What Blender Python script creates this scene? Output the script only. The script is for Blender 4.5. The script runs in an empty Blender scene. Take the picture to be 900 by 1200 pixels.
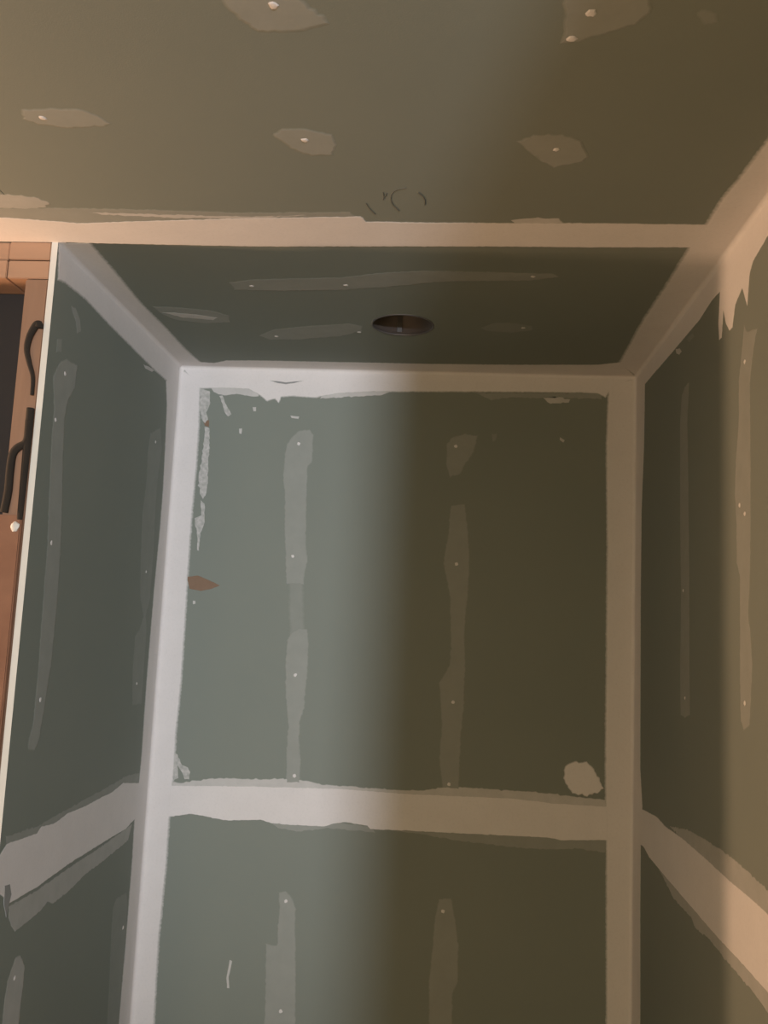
import bpy, bmesh, math, random
from mathutils import Vector, Matrix
from mathutils.geometry import tessellate_polygon

# ------------------------------------------------------------------ camera, world, lights, exposure
W,D,C = 1.3133,0.8442,2.44
CAM_LOC = (0.8038, -2.5227, 1.6919)
FOCAL_PX = 1061.14
CAM_ROT = [[0.996691, -0.073396, -0.034938], [0.068052, 0.988479, -0.135195], [0.044458, 0.13237, 0.990203]]

scene = bpy.context.scene
COL = scene.collection
cam_data = bpy.data.cameras.new('camera')
cam = bpy.data.objects.new('camera', cam_data); COL.objects.link(cam)
cam_data.sensor_fit = 'VERTICAL'; cam_data.sensor_height = 36.0
cam_data.lens = FOCAL_PX / 1200.0 * 36.0
cam_data.clip_start = 0.02
# columns of CAM_ROT are right, forward, up; a Blender camera looks along -z with y up
r_, f_, u_ = (Vector([CAM_ROT[k][i] for k in range(3)]) for i in range(3))
M = Matrix((r_, u_, -f_)).transposed().to_4x4(); M.translation = Vector(CAM_LOC)
cam.matrix_world = M
scene.camera = cam

world = bpy.data.worlds.new('world'); scene.world = world; world.use_nodes = True
world.node_tree.nodes['Background'].inputs[0].default_value = (1.0, 0.83, 0.52, 1)
world.node_tree.nodes['Background'].inputs[1].default_value = 0.56

def lamp(name, kind, loc, energy, color, size, target=None):
    d = bpy.data.lights.new(name, kind); d.energy = energy; d.color = color
    if kind == 'AREA': d.shape = 'DISK'; d.size = size
    else: d.shadow_soft_size = size
    o = bpy.data.objects.new(name, d); COL.objects.link(o); o.location = loc
    if target: o.rotation_euler = (Vector(target) - Vector(loc)).to_track_quat('-Z', 'Y').to_euler()
    return o
# cool daylight-coloured work light standing in the next room, seen through the rear doorway
wl = lamp('work_light', 'SPOT', (1.85, -6.3, 1.65), 400, (0.85, 0.90, 1.0), 0.09, (0.25, 0.0, 2.2))
wl.data.spot_size = math.radians(44); wl.data.spot_blend = 1.0
# warm bulb hanging in the room beside the alcove
lamp('warm_bulb', 'POINT', (-1.25, -0.895, 1.88), 45, (1.0, 0.615, 0.375), 0.045)

# unseen warm fill light added behind the viewer to lift the dark areas
lamp('fill_lamp', 'POINT', (-0.35, -3.2, 1.15), 7.8, (1.0, 0.80, 0.54), 0.22)

vs = scene.view_settings
vs.view_transform = 'Standard'; vs.look = 'None'; vs.gamma = 1.0; vs.use_curve_mapping = False
vs.exposure = 1.3

# ------------------------------------------------------------------ materials
def new_mat(name):
    m = bpy.data.materials.new(name); m.use_nodes = True
    return m, m.node_tree.nodes, m.node_tree.links, m.node_tree.nodes['Principled BSDF']
def noise(n, l, scale, detail=3, stretch=None):
    tc = n.new('ShaderNodeTexCoord'); t = n.new('ShaderNodeTexNoise')
    t.inputs['Scale'].default_value = scale; t.inputs['Detail'].default_value = detail
    if stretch:
        mp = n.new('ShaderNodeMapping'); mp.inputs['Scale'].default_value = stretch
        l.new(tc.outputs['Object'], mp.inputs[0]); l.new(mp.outputs[0], t.inputs['Vector'])
    else: l.new(tc.outputs['Object'], t.inputs['Vector'])
    return t.outputs['Fac']
def math_node(n, l, op, a, b, clamp=False):
    m = n.new('ShaderNodeMath'); m.operation = op; m.use_clamp = clamp
    for i, v in enumerate((a, b)):
        if isinstance(v, (int, float)): m.inputs[i].default_value = v
        else: l.new(v, m.inputs[i])
    return m.outputs[0]
def mix(n, l, fac, a, b):
    m = n.new('ShaderNodeMix'); m.data_type = 'RGBA'
    if isinstance(fac, (int, float)): m.inputs['Factor'].default_value = fac
    else: l.new(fac, m.inputs['Factor'])
    for i, v in ((6, a), (7, b)):
        if isinstance(v, tuple): m.inputs[i].default_value = (*v, 1)
        else: l.new(v, m.inputs[i])
    return m.outputs[2]
def bump(n, l, b, h, strength, dist):
    k = n.new('ShaderNodeBump'); k.inputs['Strength'].default_value = strength; k.inputs['Distance'].default_value = dist
    l.new(h, k.inputs['Height']); l.new(k.outputs[0], b.inputs['Normal'])

GREEN, GREEN2 = (0.193, 0.217, 0.187), (0.219, 0.242, 0.207)
MUDC, MUDC2 = (0.75, 0.72, 0.70), (0.68, 0.65, 0.63)
def green_color(n, l):
    return mix(n, l, noise(n, l, 3.0, 4), GREEN, GREEN2)
def board_mat():
    m, n, l, b = new_mat('green_board_paper')
    l.new(green_color(n, l), b.inputs['Base Color']); b.inputs['Roughness'].default_value = 0.75
    bump(n, l, b, noise(n, l, 420, 2), 0.15, 0.001); return m
def mud_mat(name, cover, var, rough=0.8, vscale=26):
    m, n, l, b = new_mat(name)
    at = n.new('ShaderNodeAttribute'); at.attribute_name = 'cover'
    rag = math_node(n, l, 'MULTIPLY', math_node(n, l, 'SUBTRACT', noise(n, l, 160, 3), 0.5), 0.9)
    edge = math_node(n, l, 'ADD', at.outputs['Fac'], math_node(n, l, 'MULTIPLY', rag, math_node(n, l, 'SUBTRACT', 1.3, at.outputs['Fac'])), True)
    lump = math_node(n, l, 'MULTIPLY', math_node(n, l, 'SUBTRACT', noise(n, l, vscale, 4), 0.5), var * 2)
    fac = math_node(n, l, 'MULTIPLY', edge, math_node(n, l, 'ADD', lump, cover), True)
    white = mix(n, l, noise(n, l, 12, 4), MUDC2, MUDC)
    l.new(mix(n, l, fac, green_color(n, l), white), b.inputs['Base Color'])
    b.inputs['Roughness'].default_value = rough
    bump(n, l, b, noise(n, l, 60, 4), 0.12, 0.002)
    return m
def plain(name, c1, c2, scale, rough=0.8, metal=0.0, stretch=None, bs=0.0):
    m, n, l, b = new_mat(name); f = noise(n, l, scale, 5, stretch)
    l.new(mix(n, l, f, c1, c2), b.inputs['Base Color'])
    b.inputs['Roughness'].default_value = rough; b.inputs['Metallic'].default_value = metal
    if bs: bump(n, l, b, f, bs, 0.003)
    return m
MAT = {
    'board': board_mat(),
    'tape': mud_mat('joint_compound', 0.98, 0.03), 'mid': mud_mat('joint_compound_thin', 0.62, 0.16),
    'speckle': mud_mat('joint_compound_flecked', 0.50, 0.55, 0.8, 95),
    'skim2': mud_mat('joint_compound_skim', 0.36, 0.10),
    'skim': mud_mat('joint_compound_wiped', 0.165, 0.06), 'faint': mud_mat('joint_compound_scraped', 0.10, 0.05),
    'nick': plain('nick_grey', (0.24, 0.25, 0.24), (0.30, 0.30, 0.29), 40),
    'torn': plain('torn_brown_paper', (0.20, 0.125, 0.078), (0.25, 0.165, 0.11), 50),
    'gypsum': plain('white_gypsum_edge', (0.68, 0.645, 0.56), (0.60, 0.565, 0.49), 30),
    'wood': plain('framing_pine', (0.27, 0.155, 0.092), (0.21, 0.115, 0.066), 9, 0.75, 0, (6, 6, 0.6), 0.2),
    'plate_wood': plain('top_plate_pine', (0.42, 0.245, 0.145), (0.33, 0.185, 0.105), 9, 0.75, 0, (0.6, 6, 6), 0.2),
    'ply': plain('rough_brown_plywood', (0.27, 0.135, 0.075), (0.15, 0.062, 0.032), 14, 0.85, 0, (1, 1, 1), 0.3),
    'dark': plain('black_bay_shade', (0.014, 0.011, 0.009), (0.020, 0.016, 0.013), 8),  # near-black colour stands in for the shade inside the stud bay
    'cable': plain('black_cable_jacket', (0.014, 0.010, 0.006), (0.026, 0.018, 0.011), 20, 0.95),
    'white_plastic': plain('white_cable_jacket', (0.6, 0.58, 0.52), (0.5, 0.48, 0.43), 20, 0.6),
    'can': plain('dark_can_metal', (0.085, 0.072, 0.068), (0.12, 0.102, 0.095), 15, 0.5, 0.3),
    'rim': plain('dull_rim_metal', (0.17, 0.16, 0.155), (0.11, 0.105, 0.10), 15, 0.5, 0.4),
    'pencil': plain('pencil_grey', (0.075, 0.08, 0.07), (0.12, 0.125, 0.11), 90),
    'concrete': plain('bare_subfloor', (0.46, 0.39, 0.30), (0.38, 0.32, 0.25), 4),
    'drab': plain('room_wall_board', (0.60, 0.55, 0.47), (0.54, 0.50, 0.42), 2),
}

# ------------------------------------------------------------------ helpers
def link_mesh(name, verts, faces, mat, parent=None, smooth=False):
    me = bpy.data.meshes.new(name); me.from_pydata(verts, [], faces); me.update()
    me.materials.append(MAT[mat])
    if smooth: me.polygons.foreach_set('use_smooth', [True] * len(me.polygons))
    o = bpy.data.objects.new(name, me); COL.objects.link(o)
    if parent: o.parent = parent
    return o
def tag(o, label, cat, kind=None, group=None):
    o['label'] = label; o['category'] = cat
    if kind: o['kind'] = kind
    if group: o['group'] = group
    return o
def empty(name, loc=(0, 0, 0)):
    o = bpy.data.objects.new(name, None); COL.objects.link(o); o.location = loc; o.empty_display_size = 0.1
    return o
def box(name, lo, hi, mat, parent=None, bev=0.0):
    bm = bmesh.new(); bmesh.ops.create_cube(bm, size=1.0)
    for v in bm.verts: v.co = Vector([lo[i] + (v.co[i] + 0.5) * (hi[i] - lo[i]) for i in range(3)])
    if bev: bmesh.ops.bevel(bm, geom=bm.edges[:], offset=bev, segments=2, affect='EDGES')
    me = bpy.data.meshes.new(name); bm.to_mesh(me); bm.free(); me.materials.append(MAT[mat])
    o = bpy.data.objects.new(name, me); COL.objects.link(o)
    if parent: o.parent = parent
    return o
def tube(name, pts, rad, mat, parent=None, seg=10, end=1.0):
    P = [Vector(p) for p in pts]; Q = []
    for i in range(len(P) - 1):
        a, b, c, d = P[max(i - 1, 0)], P[i], P[i + 1], P[min(i + 2, len(P) - 1)]
        for k in range(5):
            t = k / 5
            Q.append(0.5 * ((2 * b) + (c - a) * t + (2 * a - 5 * b + 4 * c - d) * t * t + (3 * b - a - 3 * c + d) * t ** 3))
    Q.append(P[-1]); verts, faces = [], []
    for i, q in enumerate(Q):
        rk = rad * (1 + (end - 1) * i / (len(Q) - 1))
        t = (Q[min(i + 1, len(Q) - 1)] - Q[max(i - 1, 0)]).normalized()
        s = t.cross(Vector((0, 1, 0))).normalized(); w = s.cross(t)
        for k in range(seg):
            a = 2 * math.pi * k / seg; verts.append(q + (s * math.cos(a) + w * math.sin(a)) * rk)
    for i in range(len(Q) - 1):
        for k in range(seg):
            a, b = i * seg + k, i * seg + (k + 1) % seg; faces.append((a, b, b + seg, a + seg))
    faces.append(tuple(range(seg))[::-1]); faces.append(tuple(range(len(verts) - seg, len(verts))))
    return link_mesh(name, verts, faces, mat, parent, True)

# ------------------------------------------------------------------ the setting
T = 0.0127                                                     # board thickness
wall_back = tag(empty('wall_back'), 'green drywall end wall of the alcove with a white taped seam', 'wall', 'structure')
wall_left = tag(empty('wall_left'), 'short green drywall partition ending in a bare white board edge', 'wall', 'structure')
wall_right = tag(empty('wall_right'), 'long green drywall side wall partly lit by warm light', 'wall', 'structure')
ceiling = tag(empty('ceiling'), 'green drywall ceiling with a taped seam and a round light hole', 'ceiling', 'structure')
SURF = {'ceiling': ceiling, 'back': wall_back, 'left': wall_left, 'right': wall_right}
J = 0.0015                                                     # half a board joint
SEAM_L, SEAM_B, SEAM_R = 1.225, 1.225, 1.225
box('drywall_panel', (0, 0, SEAM_B + J), (W, T, C), 'board', wall_back)
box('drywall_panel', (0, 0, 0.005), (W, T, SEAM_B - J), 'board', wall_back)
def left_panel(z0, z1):
    o = box('drywall_panel', (-T, -D, z0), (0, T, z1), 'board', wall_left)
    o.data.materials.append(MAT['gypsum'])
    for p in o.data.polygons:
        if p.normal.y < -0.9: p.material_index = 1             # the cut end of the board shows its gypsum
left_panel(SEAM_L + J, C); left_panel(0.005, SEAM_L - J)
for y0, y1 in ((-2.0, T), (-3.62, -2.0 - 2 * J)):
    box('drywall_panel', (W, y0, SEAM_R + J), (W + T, y1, C), 'board', wall_right)
    box('drywall_panel', (W, y0, 0.005), (W + T, y1, SEAM_R - J), 'board', wall_right)

# ceiling boards; the alcove board has the round hole of the recessed light
HX, HY, HR = 0.671, -0.390, 0.078
box('drywall_panel', (-T, -2.3, C), (W + T, -D - 0.0003, C + T), 'board', ceiling)
box('drywall_panel', (-2.6, -2.3, C), (-T - J, T, C + T), 'board', ceiling)
box('drywall_panel', (-2.6, -4.2, C), (W + T, -2.3 - J, C + T), 'board', ceiling)
def holed_panel():
    x0, x1, y0, y1 = -T, W + T, -D + 0.0003, T; N = 64; verts, faces = [], []
    angs = sorted([2 * math.pi * k / N for k in range(N)] + [math.atan2(y - HY, x - HX) % (2 * math.pi) for x in (x0, x1) for y in (y0, y1)])
    for z in (C, C + T):
        for a in angs: verts.append((HX + HR * math.cos(a), HY + HR * math.sin(a), z))
        for a in angs:
            c, s = math.cos(a), math.sin(a)
            t = min(((x1 - HX) / c if c > 1e-9 else (x0 - HX) / c if c < -1e-9 else 9e9), ((y1 - HY) / s if s > 1e-9 else (y0 - HY) / s if s < -1e-9 else 9e9))
            verts.append((HX + t * c, HY + t * s, z))
    n = len(angs)
    for k in range(n):
        j = (k + 1) % n
        faces += [(k, j, n + j, n + k), (2 * n + j, 2 * n + k, 3 * n + k, 3 * n + j), (j, k, 2 * n + k, 2 * n + j), (n + k, n + j, 3 * n + j, 3 * n + k)]
    o = link_mesh('drywall_panel', verts, faces, 'board', ceiling)
    o.data.materials.append(MAT['gypsum'])
    for p in o.data.polygons:
        if abs(p.normal.z) < 0.5 and (p.center - Vector((HX, HY, p.center.z))).length < HR + 0.01: p.material_index = 1
holed_panel()

# the framed wall beside the partition: double top plate, studs and a panel of blocking
frame = tag(empty('wall_front'), 'bare timber stud wall beside the partition board edge', 'wall', 'structure')
FY0, FY1 = -D, -D + 0.089
zt = C - 0.001
for x0, x1 in ((-0.099, -T - 0.001), (-0.95, -0.101)):
    box('top_plate', (x0, FY0 + (0.0 if x1 > -0.05 else 0.003), zt - 0.037), (x1, FY1, zt), 'plate_wood', frame, 0.0015)
    box('top_plate', (x0, FY0 + (0.001 if x1 > -0.05 else 0.0), zt - 0.076), (x1, FY1, zt - 0.039), 'plate_wood', frame, 0.0015)
for x0, w in ((-T - 0.001 - 0.047, 0.047), (-0.50, 0.038), (-0.95, 0.038)):
    box('stud', (x0, FY0 + 0.002, 0.04), (x0 + w, FY1, zt - 0.077), 'wood', frame, 0.002)
box('bottom_plate', (-0.95, FY0, 0.001), (-T - 0.001, FY1, 0.039), 'plate_wood', frame, 0.0015)
bl = box('blocking_board', (-0.49, FY0 - 0.010, 1.05), (-T - 0.003, FY0 + 0.001, 1.885), 'ply', frame, 0.002)
def dab(name, c, rad, mat, parent):
    bm = bmesh.new(); bmesh.ops.create_icosphere(bm, subdivisions=2, radius=1.0); rg = random.Random(3)
    for v in bm.verts: v.co = Vector(c) + Vector((v.co.x * rad, v.co.y * rad * 0.5, v.co.z * rad * 1.25)) * rg.uniform(0.82, 1.12)
    me = bpy.data.meshes.new(name); bm.to_mesh(me); bm.free(); me.materials.append(MAT[mat])
    o = bpy.data.objects.new(name, me); COL.objects.link(o); o.parent = parent
dab('plaster_dab', (-0.0255, FY0 - 0.011, 1.862), 0.0085, 'white_plastic', bl)
box('bay_shade_sheet', (-0.95, FY1 + 0.002, 0.01), (-T - 0.001, FY1 + 0.012, C - 0.002), 'dark', frame)  # dark sheet added behind the studs to paint the bay's shade

# floor and the rest of the room behind the camera, with the doorway the work light shines through
tag(box('floor', (-2.7, -8.0, -0.05), (4.0, 0.1, 0.0), 'concrete'), 'bare brown subfloor below the alcove', 'floor', 'structure')
tag(box('wall_far_left', (-2.7, -4.3, 0.0), (-2.6, 0.1, C), 'drab'), 'drab board wall across the room beyond the stud wall', 'wall', 'structure')
tag(box('wall_beyond', (-2.6, T + 0.002, 0.0), (-T - 0.001, 0.1, C), 'drab'), 'drab board wall behind the stud wall', 'wall', 'structure')
rear = tag(box('wall_rear', (-2.6, -3.6, 0.0), (0.15, -3.5, C), 'drab'), 'drab board wall behind the viewer beside a doorway', 'wall', 'structure')

# ------------------------------------------------------------------ joint compound
# joint compound on the boards, in metres on each surface: ceiling (x,y), back (x,z), left and right (y,z)
# (surface, name, material, thickness mm, feather mm, raggedness mm, outline, screw spots, spot radius mm)
MUD = [
 ('ceiling','seam_tape','tape',0.8,3,1.04,[(-0.256,-0.9732),(-0.1602,-0.965),(-0.0661,-0.9531),(-0.0188,-0.9472),(0.0831,-0.9319),(0.178,-0.9414),(0.2958,-0.9514),(0.4271,-0.9616),(0.6227,-0.9731),(0.6318,-0.9528),(0.7103,-0.9513),(0.8965,-0.9526),(1.0486,-0.9565),(1.259,-0.9551),(1.2836,-0.8589),(1.0656,-0.852),(0.9037,-0.8507),(0.706,-0.8445),(0.4004,-0.8348),(0.2282,-0.8374),(0.072,-0.8405),(0.0,-0.8442),(-0.4,-0.8442)],[],3.2),
 ('ceiling','skim_coat','skim2',0.4,4,2.4,[(-0.1469,-1.0452),(-0.02,-1.0444),(0.0391,-1.036),(0.0594,-1.0105),(0.0437,-0.9935),(-0.0005,-0.9858),(-0.1779,-0.9921)],[],3.2),
 ('ceiling','skim_coat','skim',0.35,4,2.4,[(-0.182,-0.9852),(0.0356,-0.9934),(0.1319,-0.9921),(0.2747,-0.9886),(0.4314,-0.9821),(0.6042,-0.9894),(0.6217,-0.9629),(0.4234,-0.9441),(0.1742,-0.9306),(-0.2198,-0.9205)],[],3.2),
 ('ceiling','skim_coat','mid',0.45,3,2.4,[(0.1134,-0.9782),(0.1905,-0.9765),(0.3331,-0.9696),(0.4285,-0.9685),(0.5243,-0.9741),(0.4256,-0.9546),(0.2805,-0.9545),(0.1375,-0.965)],[],3.2),
 ('ceiling','skim_coat','mid',0.4,3,2.4,[(0.8927,-0.9627),(0.9253,-0.9737),(0.9785,-0.9716),(0.9955,-0.9448),(0.9603,-0.9299),(0.9057,-0.932)],[],3.2),
 ('ceiling','corner_tape','tape',0.9,8.5,0.6,[(0,0),(0,-0.8442),(0.0681,-0.8484),(0.068,-0.8079),(0.0658,-0.6797),(0.0596,-0.5159),(0.0655,-0.3367),(0.0666,-0.1551),(0.0751,-0.0458)],[],3.2),
 ('ceiling','corner_tape','tape',0.95,8.5,0.7,[(1.3133,0),(1.2348,-0.1187),(1.2373,-0.1419),(1.2297,-0.4761),(1.2322,-0.6576),(1.232,-0.8573),(1.2365,-0.9613),(1.2358,-1.0503),(1.2441,-1.1437),(1.2489,-1.2449),(1.27,-1.35),(1.3133,-1.35)],[],3.2),
 ('ceiling','corner_tape','tape',0.85,5.1,0.7,[(0,0),(0.0512,-0.0844),(0.0751,-0.0458),(0.1086,-0.0401),(0.1528,-0.0679),(0.2402,-0.0745),(0.4834,-0.0769),(0.7228,-0.0792),(0.9579,-0.0894),(1.1867,-0.1072),(1.2454,-0.1349),(1.3133,0)],[],3.2),
 ('ceiling','mud_patch','skim',0.5,6,1.9,[(0.5011,-1.5953),(0.5072,-1.5314),(0.5201,-1.5052),(0.5361,-1.4793),(0.5687,-1.4775),(0.6022,-1.4822),(0.6342,-1.4948),(0.6278,-1.5106),(0.6056,-1.538),(0.5912,-1.5738),(0.5535,-1.6078)],[(0.5687,-1.5294)],5),
 ('ceiling','mud_patch','skim',0.5,5,1.9,[(0.1446,-1.3081),(0.1938,-1.3127),(0.2384,-1.3106),(0.2574,-1.293),(0.2703,-1.2679),(0.2489,-1.2607),(0.1956,-1.2556),(0.1533,-1.2672),(0.1356,-1.281)],[(0.1685,-1.2857)],4.5),
 ('ceiling','mud_patch','skim',0.5,5,1.9,[(0.5085,-1.2413),(0.5292,-1.2603),(0.5617,-1.2605),(0.6051,-1.2444),(0.6092,-1.213),(0.5973,-1.1825),(0.5627,-1.1795),(0.5322,-1.2022)],[(0.5591,-1.2273)],4.5),
 ('ceiling','mud_patch','skim',0.5,5,1.9,[(0.8835,-1.2253),(0.9074,-1.2445),(0.9512,-1.2472),(0.9828,-1.2286),(0.9912,-1.2069),(0.9989,-1.182),(0.9933,-1.1666),(0.9503,-1.1475),(0.9236,-1.1709)],[(0.9463,-1.204)],4),
 ('ceiling','mud_patch','skim',0.5,5,1.9,[(0.9004,-1.5902),(0.9207,-1.5052),(0.9209,-1.454),(0.946,-1.4572),(0.975,-1.4735),(1.0083,-1.4891),(1.0207,-1.512),(1.0095,-1.5888)],[(0.9512,-1.5126),(0.9343,-1.4656)],5),
 ('ceiling','mud_patch','faint',0.4,5,1.9,[(1.0733,-1.5131),(1.0866,-1.5189),(1.101,-1.5099),(1.1054,-1.4947),(1.091,-1.4886)],[],3.2),
 ('ceiling','mud_patch','skim',0.5,4,1.9,[(0.2998,-0.6462),(0.3653,-0.6681),(0.5536,-0.6853),(0.6472,-0.7165),(0.7367,-0.7289),(0.9125,-0.7268),(0.9997,-0.7258),(1.011,-0.7039),(0.9513,-0.6831),(0.7719,-0.6709),(0.6414,-0.6316),(0.5452,-0.6125),(0.4093,-0.6013),(0.3026,-0.6016)],[(0.3473,-0.6286),(0.5581,-0.6426),(0.9581,-0.7062)],4),
 ('ceiling','mud_patch','skim',0.5,4,1.9,[(0.0753,-0.4887),(0.1412,-0.4864),(0.2192,-0.4676),(0.2528,-0.4342),(0.241,-0.385),(0.1734,-0.3748),(0.1034,-0.3957),(0.082,-0.4309)],[],3.2),
 ('ceiling','skim_coat','mid',0.8,2,1.92,[(0.0877,-0.449),(0.12,-0.4507),(0.1793,-0.4362),(0.2176,-0.4203),(0.202,-0.4013),(0.1308,-0.4155)],[],3.2),
 ('ceiling','mud_patch','skim',0.5,4,1.9,[(0.2925,-0.2911),(0.3399,-0.3401),(0.4318,-0.3711),(0.5413,-0.396),(0.5713,-0.3792),(0.5678,-0.3411),(0.5089,-0.298),(0.3929,-0.2635),(0.3129,-0.2583)],[(0.3387,-0.2873),(0.5585,-0.334)],4),
 ('ceiling','mud_patch','faint',0.5,4,1.9,[(0.8605,-0.3839),(0.8936,-0.4223),(0.934,-0.4247),(0.9865,-0.4036),(0.9894,-0.373),(0.9393,-0.351),(0.876,-0.3598)],[(0.9632,-0.39)],4),
 ('back','corner_tape','tape',0.85,5.1,0.5,[(0,2.44),(1.3133,2.44),(1.238,2.3895),(1.2287,2.3744),(1.2048,2.3862),(1.1572,2.3874),(0.8692,2.3824),(0.6501,2.3767),(0.5716,2.3747),(0.4708,2.367),(0.4022,2.3526),(0.3324,2.3558),(0.3051,2.3526),(0.2987,2.3347),(0.2855,2.347),(0.2635,2.3388),(0.2399,2.3559),(0.2062,2.3728),(0.1508,2.374),(0.1004,2.3727),(0.0575,2.3716)],[],3.2),
 ('back','skim_coat','mid',0.4,2,1.44,[(0.0925,2.3776),(0.2283,2.381),(0.2399,2.3559),(0.2201,2.3529),(0.1795,2.3594),(0.1346,2.3531),(0.1036,2.3625)],[],3.2),
 ('back','skim_coat','mid',0.4,2,1.44,[(0.4282,2.376),(0.6254,2.3811),(0.6015,2.3679),(0.4788,2.3571),(0.4171,2.353)],[],3.2),
 ('back','skim_coat','mid',0.4,2,1.92,[(1.0524,2.3723),(1.0858,2.3781),(1.1289,2.3693),(1.1243,2.3593),(1.0743,2.3555)],[],3.2),
 ('back','skim_coat','skim',0.4,2,1.92,[(0.8571,2.3821),(0.9657,2.3849),(1.219,2.389),(1.2193,2.3717),(1.1098,2.3738),(1.062,2.37),(0.9661,2.37),(0.9061,2.3609),(0.8816,2.3727)],[],3.2),
 ('back','tape_nick','nick',1.0,0,0.2,[(0.2671,2.4024),(0.2901,2.3953),(0.3153,2.3922),(0.34,2.3966),(0.3694,2.405),(0.3397,2.4017),(0.3149,2.3985),(0.2897,2.4017)],[],3.2),
 ('back','corner_tape','tape',0.9,8.5,0.6,[(0,2.44),(0.0073,2.4319),(0.0706,2.4001),(0.0683,2.3616),(0.0732,2.2601),(0.0739,2.1471),(0.0714,2.0105),(0.0712,1.9124),(0.0728,1.7912),(0.0744,1.6716),(0.0753,1.5299),(0.0713,1.39),(0.0735,1.2982),(0.0716,1.2297),(0.0697,1.1617),(0.0712,1.0497),(0.0687,0.9608),(0.0656,0.8509),(0.0671,0.7426),(0.0695,0.6249),(0.0699,0.4459),(0,0.5)],[],3.2),
 ('back','mud_drip','speckle',0.5,1.5,1.92,[(0.0651,2.3718),(0.0932,2.3674),(0.0963,2.3241),(0.0878,2.3011),(0.0943,2.281),(0.0852,2.2681),(0.0738,2.2855),(0.066,2.3233)],[],3.2),
 ('back','mud_drip','speckle',0.6,1.5,2.4,[(0.0857,2.2605),(0.1011,2.2559),(0.1036,2.1855),(0.1065,2.1107),(0.1066,2.0735),(0.0987,2.046),(0.0848,2.0653),(0.0766,2.1097),(0.0829,2.1598),(0.0843,2.21)],[],3.2),
 ('back','mud_drip','speckle',0.5,1,1.68,[(0.0887,2.0456),(0.1018,2.0362),(0.1043,2.0018),(0.1038,1.9748),(0.0957,1.95),(0.0945,1.8987),(0.0895,1.8985),(0.0858,1.9496),(0.0764,1.9762),(0.0751,1.9934),(0.0944,2.0014)],[],3.2),
 ('back','mud_drip','speckle',0.5,1,1.44,[(0.0656,1.339),(0.0755,1.335),(0.0896,1.3082),(0.1068,1.3023),(0.115,1.289),(0.1139,1.2707),(0.0996,1.2699),(0.0884,1.2921),(0.0776,1.3076),(0.0828,1.2713),(0.0712,1.2661)],[],3.2),
 ('back','corner_tape','tape',0.95,6.8,0.6,[(1.3133,2.44),(1.2566,2.4222),(1.2331,2.4018),(1.2312,2.3671),(1.2279,2.2443),(1.2337,1.9564),(1.2347,1.6769),(1.2357,1.4056),(1.237,1.295),(1.2411,1.1424),(1.2437,0.9287),(1.2463,0.7097),(1.2483,0.5364),(1.3133,0.5)],[],3.2),
 ('back','seam_skim','mid',0.45,2.5,1.68,[(0.0523,1.2628),(0.0908,1.2603),(0.1214,1.2666),(0.1685,1.276),(0.2086,1.2805),(0.2987,1.2809),(0.3927,1.2883),(0.4281,1.2857),(0.4871,1.2777),(0.5805,1.2761),(0.6734,1.2746),(0.7195,1.2749),(0.7654,1.2797),(0.8111,1.2889),(0.8682,1.2921),(0.9937,1.2902),(1.1069,1.2877),(1.1969,1.2817),(1.2596,1.2786),(1.2601,1.2305),(0.9953,1.2262),(0.5361,1.2333),(0.0558,1.2174)],[],3.2),
 ('back','seam_tape','tape',0.8,2,0.78,[(0.0436,1.2509),(0.2999,1.2628),(0.5343,1.2691),(0.7199,1.266),(0.9942,1.2703),(1.1073,1.2634),(1.2597,1.2633),(1.2607,1.1761),(1.1315,1.1684),(1.0867,1.1723),(0.9967,1.1714),(0.8608,1.1699),(0.7239,1.1685),(0.6182,1.1667),(0.6085,1.1751),(0.5504,1.1806),(0.5159,1.1741),(0.4931,1.1661),(0.3999,1.1651),(0.3483,1.1666),(0.3174,1.1737),(0.2236,1.1661),(0.1639,1.1739),(0.1279,1.1786),(0.0763,1.1688),(0.0503,1.1651)],[],3.2),
 ('back','seam_skim','skim',0.35,2,1.92,[(0.6319,1.1698),(0.77,1.1602),(0.8615,1.1502),(0.9974,1.143),(1.0873,1.1418),(1.1765,1.1494),(1.2611,1.1414),(1.2606,1.1869),(1.0865,1.1789),(0.9061,1.1748)],[],3.2),
 ('back','seam_skim','skim',0.35,2,1.44,[(0.3336,1.1769),(0.3655,1.1542),(0.4242,1.1487),(0.5049,1.1623),(0.6324,1.1587),(0.62,1.1757),(0.4923,1.1816)],[],3.2),
 ('back','mud_patch','skim',0.5,4,1.33,[(0.3217,2.1177),(0.3229,2.1798),(0.326,2.2123),(0.3393,2.2377),(0.3604,2.2583),(0.3924,2.2618),(0.4057,2.2446),(0.4053,2.1625),(0.3934,2.1547),(0.3957,2.0709),(0.3974,1.9976),(0.4015,1.9249),(0.4083,1.889),(0.4028,1.8575),(0.4003,1.8166),(0.3496,1.8146),(0.3436,1.8744),(0.3354,1.971),(0.3296,2.0687)],[(0.3627,2.2184),(0.3643,1.8945)],3.6),
 ('back','mud_patch','faint',0.3,9,1.33,[(0.3537,1.8267),(0.3996,1.8286),(0.4132,1.6748),(0.3653,1.6727)],[],3.2),
 ('back','mud_patch','skim',0.5,4,1.33,[(0.3719,1.6824),(0.3928,1.6951),(0.4169,1.6938),(0.424,1.6518),(0.4256,1.5816),(0.422,1.4771),(0.4121,1.4421),(0.413,1.3849),(0.4203,1.3397),(0.4216,1.2763),(0.3817,1.2741),(0.3766,1.3601),(0.3773,1.4288),(0.3654,1.509),(0.3592,1.6136),(0.3612,1.6607)],[(0.3907,1.566),(0.404,1.2957)],3.6),
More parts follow.
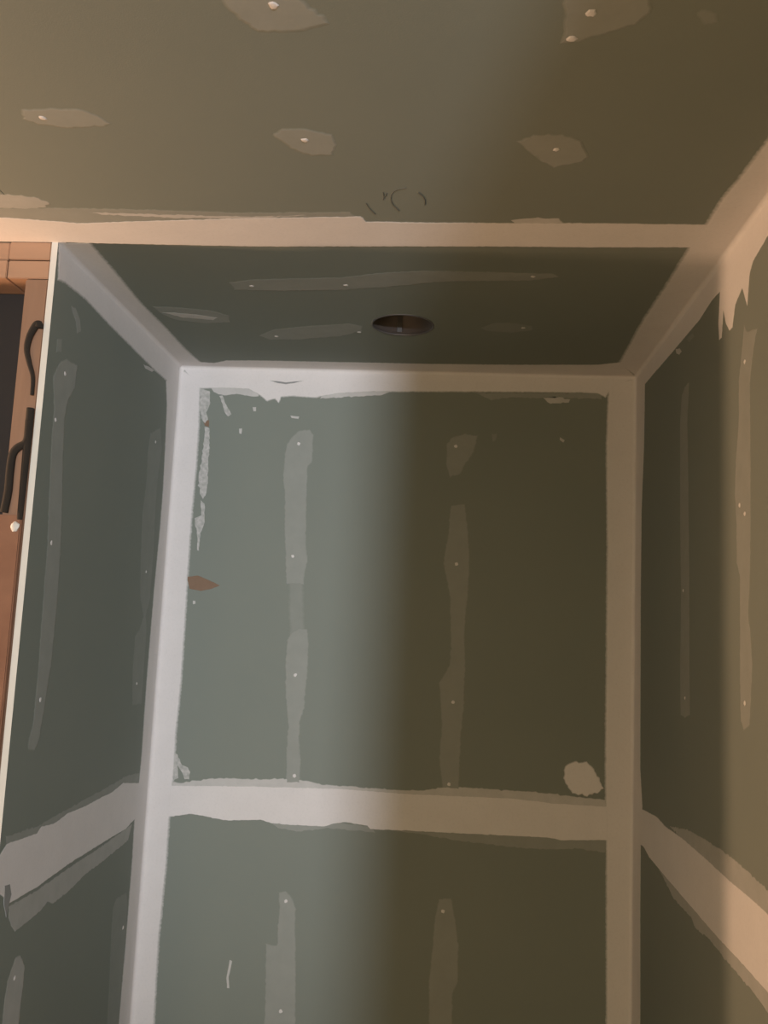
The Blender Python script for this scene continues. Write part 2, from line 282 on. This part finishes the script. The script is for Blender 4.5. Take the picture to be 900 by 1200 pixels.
 ('back','mud_patch','skim',0.5,4,1.52,[(0.7847,2.231),(0.8009,2.2513),(0.8367,2.2622),(0.873,2.2583),(0.8649,2.2089),(0.8397,2.1713),(0.8286,2.144),(0.7977,2.1333),(0.7845,2.1696)],[(0.8115,2.2245)],3.6),
 ('back','mud_patch','faint',0.4,2,1.14,[(0.9112,2.2644),(0.928,2.2649),(0.9261,2.2476),(0.9144,2.2374)],[],3.2),
 ('back','mud_patch','skim',0.5,4,1.52,[(0.8028,2.0556),(0.8432,2.0619),(0.8551,1.99),(0.8628,1.8947),(0.8611,1.8001),(0.8556,1.7529),(0.8555,1.6829),(0.8601,1.6136),(0.8592,1.4989),(0.8545,1.4306),(0.8525,1.2823),(0.8066,1.2842),(0.7947,1.3597),(0.7983,1.4504),(0.7908,1.5298),(0.7873,1.5641),(0.8136,1.6114),(0.8166,1.6579),(0.8094,1.7979),(0.7872,1.8918),(0.7965,1.9638)],[(0.8251,1.8909),(0.8286,1.5134),(0.8246,1.2964)],3.6),
 ('back','mud_patch','skim',0.5,4,1.33,[(0.3778,0.9891),(0.3984,0.9948),(0.4178,0.9785),(0.4287,0.9508),(0.4283,0.9182),(0.4343,0.8537),(0.4466,0.6416),(0.455,0.4961),(0.363,0.4891),(0.3606,0.6354),(0.3576,0.7199),(0.3512,0.8589),(0.3814,0.8545),(0.3807,0.9042),(0.382,0.9587)],[(0.3999,0.9686),(0.4027,0.6912)],3.6),
 ('back','mud_patch','skim',0.5,4,1.33,[(0.8078,1.001),(0.8415,1.0053),(0.8544,0.9565),(0.8659,0.8824),(0.8665,0.7977),(0.8542,0.7652),(0.8552,0.6711),(0.8558,0.5267),(0.7944,0.522),(0.7933,0.6667),(0.7885,0.7923),(0.7943,0.8777),(0.7982,0.9529)],[(0.8202,0.9694)],3.6),
 ('back','mud_blob','tape',2.0,4,2.88,[(1.1282,1.3509),(1.137,1.3669),(1.1549,1.3768),(1.191,1.3765),(1.2115,1.3599),(1.2231,1.3339),(1.2369,1.3082),(1.2191,1.294),(1.1857,1.2833),(1.1518,1.2902),(1.1334,1.3157)],[],3.2),
 ('back','mud_scratch','mid',0.5,1,0.3,[(0.2573,0.8095),(0.2644,0.8078),(0.2615,0.7817),(0.258,0.7665),(0.2622,0.7389),(0.2553,0.7384),(0.2512,0.7638),(0.2544,0.7856)],[],3.2),
 ('back','mud_drip','speckle',0.5,1.5,1.44,[(0.122,2.3528),(0.1319,2.3556),(0.141,2.333),(0.1549,2.313),(0.161,2.298),(0.1515,2.2902),(0.1402,2.3076)],[],3.2),
 ('back','mud_speck','mid',0.6,1,0.3,[(0.222,2.3225),(0.232,2.3227),(0.2328,2.3101),(0.2253,2.3099)],[],3.2),
 ('back','mud_speck','mid',0.5,1,0.3,[(0.1862,2.2583),(0.1962,2.2586),(0.1948,2.241),(0.1872,2.2433)],[],3.2),
 ('back','mud_speck','mid',0.5,1,0.3,[(0.3332,2.3003),(0.3606,2.2985),(0.3585,2.2909),(0.3386,2.2929)],[],3.2),
 ('back','mud_speck','mid',0.6,1,0.3,[(1.1023,2.2602),(1.1167,2.2508),(1.1121,2.2433),(1.1025,2.2504)],[],3.2),
 ('back','mud_speck','mid',0.6,1,0.3,[(0.0875,1.7582),(0.0949,1.7585),(0.0956,1.7489),(0.0882,1.7486)],[],3.2),
 ('back','torn_paper','torn',0.5,0,0.5,[(0.0654,1.8247),(0.097,1.8296),(0.1299,1.8177),(0.1627,1.8045),(0.1389,1.7939),(0.1075,1.7866),(0.0752,1.7913)],[],3.2),
 ('back','torn_paper','torn',0.4,0,0.5,[(0.0794,2.278),(0.0968,2.281),(0.0983,2.2608),(0.0855,2.263)],[],3.2),
 ('left','corner_tape','tape',0.85,6.8,0.6,[(0,2.44),(-0.8442,2.44),(-0.8326,2.3633),(-0.7971,2.3704),(-0.6919,2.3759),(-0.5605,2.3686),(-0.3867,2.3637),(-0.2256,2.3591),(-0.0984,2.3601),(-0.0326,2.3889)],[],3.2),
 ('left','corner_tape','tape',0.9,6.8,0.6,[(0,2.44),(-0.1109,2.3787),(-0.1214,2.3584),(-0.0981,2.2962),(-0.0852,2.182),(-0.0755,2.065),(-0.0749,1.9547),(-0.085,1.7839),(-0.088,1.5307),(-0.0807,1.3278),(-0.087,1.2688),(-0.0984,1.1767),(-0.0921,1.0672),(-0.0919,0.8754),(-0.0973,0.659),(-0.1062,0.4906),(0,0.5)],[],3.2),
 ('left','seam_tape','tape',0.8,2,0.78,[(-0.0165,1.2647),(-0.094,1.2699),(-0.2072,1.2875),(-0.2817,1.2768),(-0.343,1.277),(-0.4455,1.2737),(-0.54,1.2764),(-0.6075,1.2682),(-0.6734,1.2745),(-0.6907,1.2648),(-0.8169,1.2725),(-0.8442,1.255),(-0.8442,1.195),(-0.7825,1.155),(-0.6671,1.1539),(-0.5149,1.162),(-0.3171,1.1637),(-0.1594,1.1631),(-0.0979,1.1744),(0.0,1.1748)],[],3.2),
 ('left','seam_skim','skim',0.4,2,1.92,[(-0.8265,1.2868),(-0.6936,1.2786),(-0.3467,1.2934),(-0.1731,1.3014),(-0.0724,1.2932),(-0.0613,1.247),(-0.4407,1.2522),(-0.8146,1.2613)],[],3.2),
 ('left','seam_skim','skim2',0.5,2,1.68,[(-0.785,1.1511),(-0.6659,1.1487),(-0.5132,1.1544),(-0.3157,1.1575),(-0.1095,1.168),(-0.1327,1.1299),(-0.3067,1.118),(-0.4099,1.1143),(-0.5016,1.1015),(-0.5791,1.0982),(-0.6104,1.1103),(-0.6359,1.0992),(-0.7035,1.0961),(-0.7493,1.0943),(-0.7789,1.1218)],[],3.2),
 ('left','tape_nick','nick',1.0,0,0.3,[(-0.8107,1.1947),(-0.7903,1.1925),(-0.779,1.171),(-0.7857,1.1544),(-0.7913,1.133),(-0.8069,1.1603)],[],3.2),
 ('left','mud_patch','skim',0.5,4,1.33,[(-0.8115,2.1734),(-0.7869,2.2093),(-0.757,2.2258),(-0.7005,2.2284),(-0.7027,2.1773),(-0.7301,2.1422),(-0.7388,2.1036),(-0.728,2.0157),(-0.7094,1.9111),(-0.6987,1.8231),(-0.6924,1.7175),(-0.6947,1.5957),(-0.7084,1.511),(-0.7183,1.4482),(-0.7373,1.4305),(-0.7645,1.4371),(-0.768,1.4537),(-0.7556,1.4818),(-0.7542,1.5809),(-0.7602,1.6984),(-0.7661,1.8343),(-0.7765,1.9192),(-0.7903,2.0384),(-0.7934,2.1079)],[(-0.7583,2.1926),(-0.7814,2.0897),(-0.7481,1.843),(-0.7318,1.5296)],3.6),
 ('left','mud_patch','faint',0.5,4,1.33,[(-0.2132,2.192),(-0.1345,2.2266),(-0.106,2.1728),(-0.1222,2.0858),(-0.1212,1.9914),(-0.1074,1.8757),(-0.108,1.7596),(-0.1309,1.7085),(-0.1168,1.6791),(-0.1131,1.577),(-0.1094,1.4757),(-0.1827,1.4767),(-0.2019,1.5581),(-0.2059,1.6563),(-0.1767,1.6719),(-0.1515,1.708),(-0.1902,1.7561),(-0.21,1.8666),(-0.2232,1.9775),(-0.2115,2.0702),(-0.2208,2.1373)],[(-0.1665,2.1766),(-0.1592,1.8255),(-0.1633,1.5323)],3),
 ('left','mud_smear','skim',0.5,2,0.6,[(-0.7603,2.3387),(-0.7348,2.3426),(-0.7085,2.3258),(-0.6992,2.3044),(-0.7191,2.2919),(-0.7283,2.3131),(-0.7492,2.3279)],[],3.2),
 ('left','mud_smear','mid',0.5,1.5,0.5,[(-0.3063,2.3509),(-0.2675,2.3582),(-0.219,2.3611),(-0.2378,2.3508),(-0.2913,2.3441)],[],3.2),
 ('left','mud_smear','faint',0.4,2,0.5,[(-0.8082,2.2507),(-0.7852,2.2584),(-0.7832,2.2302),(-0.8062,2.2229)],[],3.2),
 ('left','mud_patch','skim2',0.5,4,1.33,[(-0.7355,1.0448),(-0.7138,1.0424),(-0.6901,1.0155),(-0.6868,0.9826),(-0.6923,0.906),(-0.6836,0.7629),(-0.83,0.8),(-0.767,0.9357),(-0.7666,0.9656),(-0.7623,1.0095)],[(-0.7305,1.0043)],3.6),
 ('left','mud_patch','faint',0.5,4,1.33,[(-0.1893,1.0038),(-0.1144,0.9981),(-0.0928,0.9604),(-0.0931,0.9074),(-0.0917,0.6877),(-0.0929,0.4843),(-0.183,0.5268),(-0.1817,0.693),(-0.1904,0.8058),(-0.2029,0.9103),(-0.208,0.9825)],[(-0.1191,0.9111)],3.6),
 ('right','corner_tape','tape',0.85,1.5,0.5,[(0,2.44),(-0.0239,2.4217),(-0.1128,2.3867),(-0.4106,2.3793),(-0.644,2.3754),(-0.7341,2.3841),(-0.7886,2.3807),(-0.7765,2.3192),(-0.7816,2.2847),(-0.7981,2.2843),(-0.8099,2.3347),(-0.8254,2.302),(-0.8459,2.2814),(-0.8644,2.2816),(-0.8823,2.3194),(-0.9215,2.335),(-0.9484,2.2913),(-0.9635,2.3466),(-0.9818,2.3607),(-1.0541,2.3728),(-1.35,2.385),(-1.35,2.44)],[],3.2),
 ('right','corner_tape','tape',0.9,1.5,0.6,[(0,2.44),(-0.1126,2.3939),(-0.107,2.224),(-0.0807,2.0433),(-0.0773,1.8157),(-0.0864,1.3775),(-0.1149,1.287),(-0.0977,1.1898),(-0.0974,1.0453),(-0.1068,0.7575),(-0.117,0.5966),(0,0.5)],[],3.2),
 ('right','seam_tape','tape',0.8,2,0.65,[(-0.0211,1.2723),(-0.1738,1.2854),(-0.2742,1.2924),(-0.3582,1.2879),(-0.5078,1.2937),(-0.6959,1.2931),(-0.8313,1.2907),(-0.9389,1.2916),(-1.0181,1.2905),(-1.35,1.245),(-1.35,1.165),(-1.0141,1.1724),(-0.893,1.1733),(-0.7489,1.1714),(-0.5354,1.1746),(-0.3597,1.1773),(-0.1954,1.1814),(-0.1278,1.1923),(-0.0247,1.1781)],[],3.2),
 ('right','seam_skim','skim2',0.4,2,1.92,[(-0.3977,1.2958),(-0.5419,1.3196),(-0.6962,1.329),(-0.8273,1.3327),(-0.94,1.3291),(-1.0192,1.3248),(-1.35,1.275),(-1.35,1.22),(-1.0179,1.2842),(-0.8018,1.2831),(-0.5079,1.2885)],[],3.2),
 ('right','seam_skim','skim2',0.4,2,1.92,[(-0.2936,1.1795),(-0.4295,1.1507),(-0.4733,1.1506),(-0.5746,1.1544),(-0.6061,1.1428),(-0.6944,1.1514),(-0.7994,1.1487),(-0.935,1.1485),(-1.0131,1.1426),(-1.35,1.14),(-1.35,1.19),(-1.0143,1.1774),(-0.7489,1.1759),(-0.5082,1.1858)],[],3.2),
 ('right','mud_patch','skim',0.5,3,1.14,[(-0.5626,2.2652),(-0.5269,2.2657),(-0.4974,2.2522),(-0.4826,2.1948),(-0.4832,2.0791),(-0.4837,1.9576),(-0.4918,1.7983),(-0.4851,1.6504),(-0.4892,1.5451),(-0.5281,1.5413),(-0.5687,1.5518),(-0.5621,1.6529),(-0.5623,1.8586),(-0.5555,2.0454),(-0.5485,2.1752),(-0.5555,2.2288)],[(-0.5134,1.8122),(-0.528,1.5839)],3),
 ('right','mud_patch','skim',0.5,3,1.33,[(-0.9292,2.2653),(-0.9472,2.2464),(-0.9652,2.2433),(-0.9999,2.2343),(-0.9818,2.2071),(-0.9583,2.1551),(-0.9592,2.0268),(-0.9557,1.9004),(-0.9486,1.7979),(-0.9386,1.7522),(-0.9508,1.7205),(-0.9579,1.6684),(-0.9422,1.5668),(-0.9113,1.5539),(-0.8937,1.5693),(-0.8906,1.6342),(-0.895,1.8202),(-0.8766,1.8427),(-0.8781,1.9098),(-0.8696,1.9667),(-0.8758,2.0265),(-0.8948,2.0961),(-0.8965,2.1697),(-0.919,2.2309)],[(-0.9321,2.1953),(-0.8979,1.9439),(-0.9252,1.925),(-0.917,1.6013)],3.4),
 ('right','mud_speck','mid',0.8,1,0.4,[(-0.4429,2.3772),(-0.4819,2.3666),(-0.4971,2.3537),(-0.4743,2.3529),(-0.4508,2.3644)],[],3.2),
 ('right','mud_smear','faint',0.4,1,0.4,[(-0.534,2.3713),(-0.5905,2.3657),(-0.6041,2.3535),(-0.5627,2.3539)],[],3.2),
]
PENCIL = [[(0.6364,-1.0226),(0.6408,-1.0034),(0.6497,-0.9805)],[(0.6694,-1.0635),(0.6698,-1.0483),(0.6675,-1.0358)],[(0.6751,-1.0606),(0.6728,-1.0483)],[(0.7096,-1.0792),(0.6948,-1.073),(0.6853,-1.0608),(0.6811,-1.0392),(0.6843,-1.0172),(0.6937,-0.9947)],[(0.7294,-1.0646),(0.7364,-1.0526),(0.7404,-1.0373),(0.74,-1.0184)]]
CABLES = [[[-0.0074,-0.8562,2.2588],[-0.0168,-0.8562,2.2656],[-0.0268,-0.8562,2.2619],[-0.0367,-0.8562,2.239],[-0.0393,-0.8562,2.2129],[-0.0313,-0.8562,2.1854],[-0.0217,-0.8562,2.1581],[-0.0165,-0.8562,2.1222]],[[-0.0001,-0.8562,2.0954],[-0.0021,-0.8562,2.0631],[-0.0098,-0.8562,2.0375],[-0.0239,-0.8562,2.0253],[-0.0384,-0.8562,2.0164],[-0.0471,-0.8562,2.001],[-0.0487,-0.8562,1.9675],[-0.0484,-0.8562,1.9308],[-0.0525,-0.8562,1.8892]],[[-0.0012,-0.8562,2.0716],[-0.0042,-0.8562,2.0326],[-0.0068,-0.8562,1.9905],[-0.0078,-0.8562,1.9488],[-0.0087,-0.8562,1.9073],[-0.0089,-0.8562,1.8759]]]

rng = random.Random(7)
def place(surf, u, v, h):
    if surf == 'ceiling': return (u, v, C - h)
    if surf == 'back': return (u, -h, v)
    if surf == 'left': return (h, u, v)
    return (W - h, u, v)
def on_edge(surf, u, v):
    e = 0.0025
    if surf == 'ceiling': return abs(u - W) < e or abs(v) < e or (abs(u) < e and v > -D - e) or (u < 0.001 and abs(v + D) < e)
    if surf == 'back': return abs(u) < e or abs(u - W) < e or abs(v - C) < e
    if surf == 'left': return abs(u) < e or abs(v - C) < e or abs(u + D) < e
    return abs(u) < e or abs(v - C) < e
def patch(surf, name, mat, hmm, feather, jit, outline, spots, spot_r):
    P = [Vector(p) for p in outline]
    area = sum(P[i].x * P[(i + 1) % len(P)].y - P[(i + 1) % len(P)].x * P[i].y for i in range(len(P)))
    if area < 0: P.reverse()
    Q, solid = [], []
    for i in range(len(P)):
        a, b = P[i], P[(i + 1) % len(P)]
        fixed = on_edge(surf, *a) and on_edge(surf, *b) and on_edge(surf, *((a + b) / 2))
        n = 1 if fixed else max(1, int((b - a).length / 0.007))
        d = (b - a).normalized(); nrm = Vector((d.y, -d.x))
        for k in range(n):
            q = a + (b - a) * (k / n); s = on_edge(surf, *q)
            if not s:
                q = q + nrm * rng.gauss(0, jit * 0.00055) + d * rng.gauss(0, 0.0006)
            Q.append(q); solid.append(s)
    h = hmm / 1000; n = len(Q); inner = []
    for i in range(n):
        if solid[i]: inner.append(Q[i].copy()); continue
        t = (Q[(i + 2) % n] - Q[(i - 2) % n])
        if t.length < 1e-9: inner.append(Q[i].copy()); continue
        t.normalize(); inw = Vector((-t.y, t.x)); lim = 1.0
        for j in range(n):                                     # never past the middle of a narrow place
            if (j - i) % n in (0, n - 1): continue
            a, b = Q[j], Q[(j + 1) % n]; e = b - a; den = inw.x * e.y - inw.y * e.x
            if abs(den) < 1e-12: continue
            w = a - Q[i]; s = (w.x * e.y - w.y * e.x) / den; r = (w.x * inw.y - w.y * inw.x) / den
            if s > 1e-5 and -0.01 <= r <= 1.01: lim = min(lim, s)
        inner.append(Q[i] + inw * min(max(feather, 0.4) / 1000, 0.35 * lim))
    verts = [place(surf, q.x, q.y, h if solid[i] else 0.00003) for i, q in enumerate(Q)]
    verts += [place(surf, q.x, q.y, h) for q in inner]
    flip = surf in ('ceiling', 'left')
    faces = []
    for i in range(n):
        j = (i + 1) % n
        if solid[i] and solid[j]: continue
        idx = [k for k in (i, j, n + j, n + i)]
        if solid[i]: idx = [i, j, n + j]
        elif solid[j]: idx = [i, j, n + i]
        faces.append(tuple(idx))
    ref = [i if solid[i] else n + i for i in range(n)]
    for tri in tessellate_polygon([[Vector((q.x, q.y, 0)) for q in inner]]):
        faces.append(tuple(ref[k] for k in tri))
    o = link_mesh(name, verts, faces, mat, SURF[surf])
    bm = bmesh.new(); bm.from_mesh(o.data); bm.normal_update()
    want = {'ceiling': Vector((0, 0, -1)), 'back': Vector((0, -1, 0)), 'left': Vector((1, 0, 0)), 'right': Vector((-1, 0, 0))}[surf]
    for fc in bm.faces:
        if fc.normal.dot(want) < 0: fc.normal_flip()
    bm.to_mesh(o.data); bm.free()
    at = o.data.attributes.new('cover', 'FLOAT', 'POINT')
    base = 0.0 if feather > 0 else 1.0
    at.data.foreach_set('value', [1.0 if solid[i] else base for i in range(n)] + [1.0] * n)
    spot_r *= 1.35
    for (u, v) in spots:                                       # a dab of compound over each screw
        vs_, fs_ = [], []; R = spot_r / 1000; seg = 12
        rr = [R * (1 + rng.uniform(-0.18, 0.18)) for _ in range(seg)]
        for ring, (k, z) in enumerate(((1.0, h), (0.65, h + 0.0009))):
            for s in range(seg):
                a = 2 * math.pi * s / seg; vs_.append(place(surf, u + rr[s] * k * math.cos(a), v + rr[s] * k * math.sin(a), z))
        vs_.append(place(surf, u, v, h + 0.0012))
        for s in range(seg):
            t = (s + 1) % seg; fs_ += [(s, t, seg + t, seg + s), (seg + s, seg + t, 2 * seg)]
        d = link_mesh('screw_spot', vs_, fs_, 'tape', o)
        a2 = d.data.attributes.new('cover', 'FLOAT', 'POINT'); a2.data.foreach_set('value', [0.8] * seg + [1.0] * (seg + 1))
    return o
for row in MUD: patch(*row)

# the compound is coved where two surfaces meet
def cove(parent, a, b, n1, n2, rad=0.009, seg=6):
    a, b, n1, n2 = Vector(a), Vector(b), Vector(n1), Vector(n2); vs_, fs_ = [], []
    h = 0.0008
    for p in (a, b):
        c = p + (n1 + n2) * (rad + h)
        for k in range(seg + 1):
            t = math.pi / 2 * k / seg; vs_.append(c - n1 * rad * math.cos(t) - n2 * rad * math.sin(t))
    for k in range(seg): fs_.append((k, k + 1, seg + 2 + k, seg + 1 + k))
    o = link_mesh('corner_fillet', vs_, fs_, 'tape', parent, True)
    o.data.attributes.new('cover', 'FLOAT', 'POINT').data.foreach_set('value', [1.0] * len(vs_))
X_, Y_, Z_ = (1, 0, 0), (0, -1, 0), (0, 0, -1); NX = (-1, 0, 0)
cove(wall_back, (0, 0, C), (W, 0, C), Y_, Z_); cove(wall_left, (0, 0, 0.5), (0, 0, C), X_, Y_); cove(wall_right, (W, 0, 0.5), (W, 0, C), NX, Y_)
cove(wall_left, (0, 0, C), (0, -D, C), X_, Z_); cove(wall_right, (W, 0, C), (W, -1.35, C), NX, Z_)

# pencil scribble on the ceiling board
for s in PENCIL:
    tube('pencil_mark', [(x, y, C - 0.0001) for x, y in s], 0.0008, 'pencil', ceiling, 6)

# ------------------------------------------------------------------ recessed light
can = tag(empty('recessed_light', (HX, HY, C)), 'empty round recessed light can set in the dark alcove ceiling', 'light')
def lathe(name, prof, mat, parent, seg=48, caps=False):
    verts, faces = [], []
    for (r, z) in prof:
        for k in range(seg):
            a = 2 * math.pi * k / seg; verts.append((r * math.cos(a), r * math.sin(a), z))
    for i in range(len(prof) - 1):
        for k in range(seg):
            j = (k + 1) % seg; faces.append((i * seg + k, i * seg + j, (i + 1) * seg + j, (i + 1) * seg + k))
    if caps: faces.append(tuple(range((len(prof) - 1) * seg, len(prof) * seg)))
    return link_mesh(name, verts, faces, mat, parent, True)
lathe('housing', [(0.0745, 0.002), (0.0735, 0.002), (0.0735, 0.085), (0.060, 0.098), (0.030, 0.1)], 'can', can, caps=True)
lathe('rim', [(0.0775, 0.0005), (0.0775, -0.0012), (0.0735, -0.0012), (0.0735, 0.004)], 'rim', can)
lathe('socket', [(0.017, 0.1), (0.017, 0.062), (0.021, 0.060), (0.021, 0.045), (0.014, 0.045), (0.014, 0.058), (0.002, 0.058)], 'rim', can, 20, True)
for a in (math.radians(100), math.radians(280)):
    cl = box('spring_clip', (0.0690, -0.006, 0.006), (0.0715, 0.006, 0.060), 'rim', can)
    cl.rotation_euler = (0, 0, a)

# ------------------------------------------------------------------ cables on the bare timber
LBL = ['short black cable curling in a hook over the stud, below the top plate', 'black cable arching off the stud into the dark bay', 'black cable hanging straight down the stud beside the board edge']
for s, lb, rd, en in zip(CABLES, LBL, (0.0086, 0.0076, 0.0080), (0.42, 1.0, 0.65)):
    tag(tube('electrical_cable', [(min(x, -T - 0.0072), y + 0.005, z) for x, y, z in s], rd, 'cable', end=en), lb, 'cable', group='black cables on the stud wall')
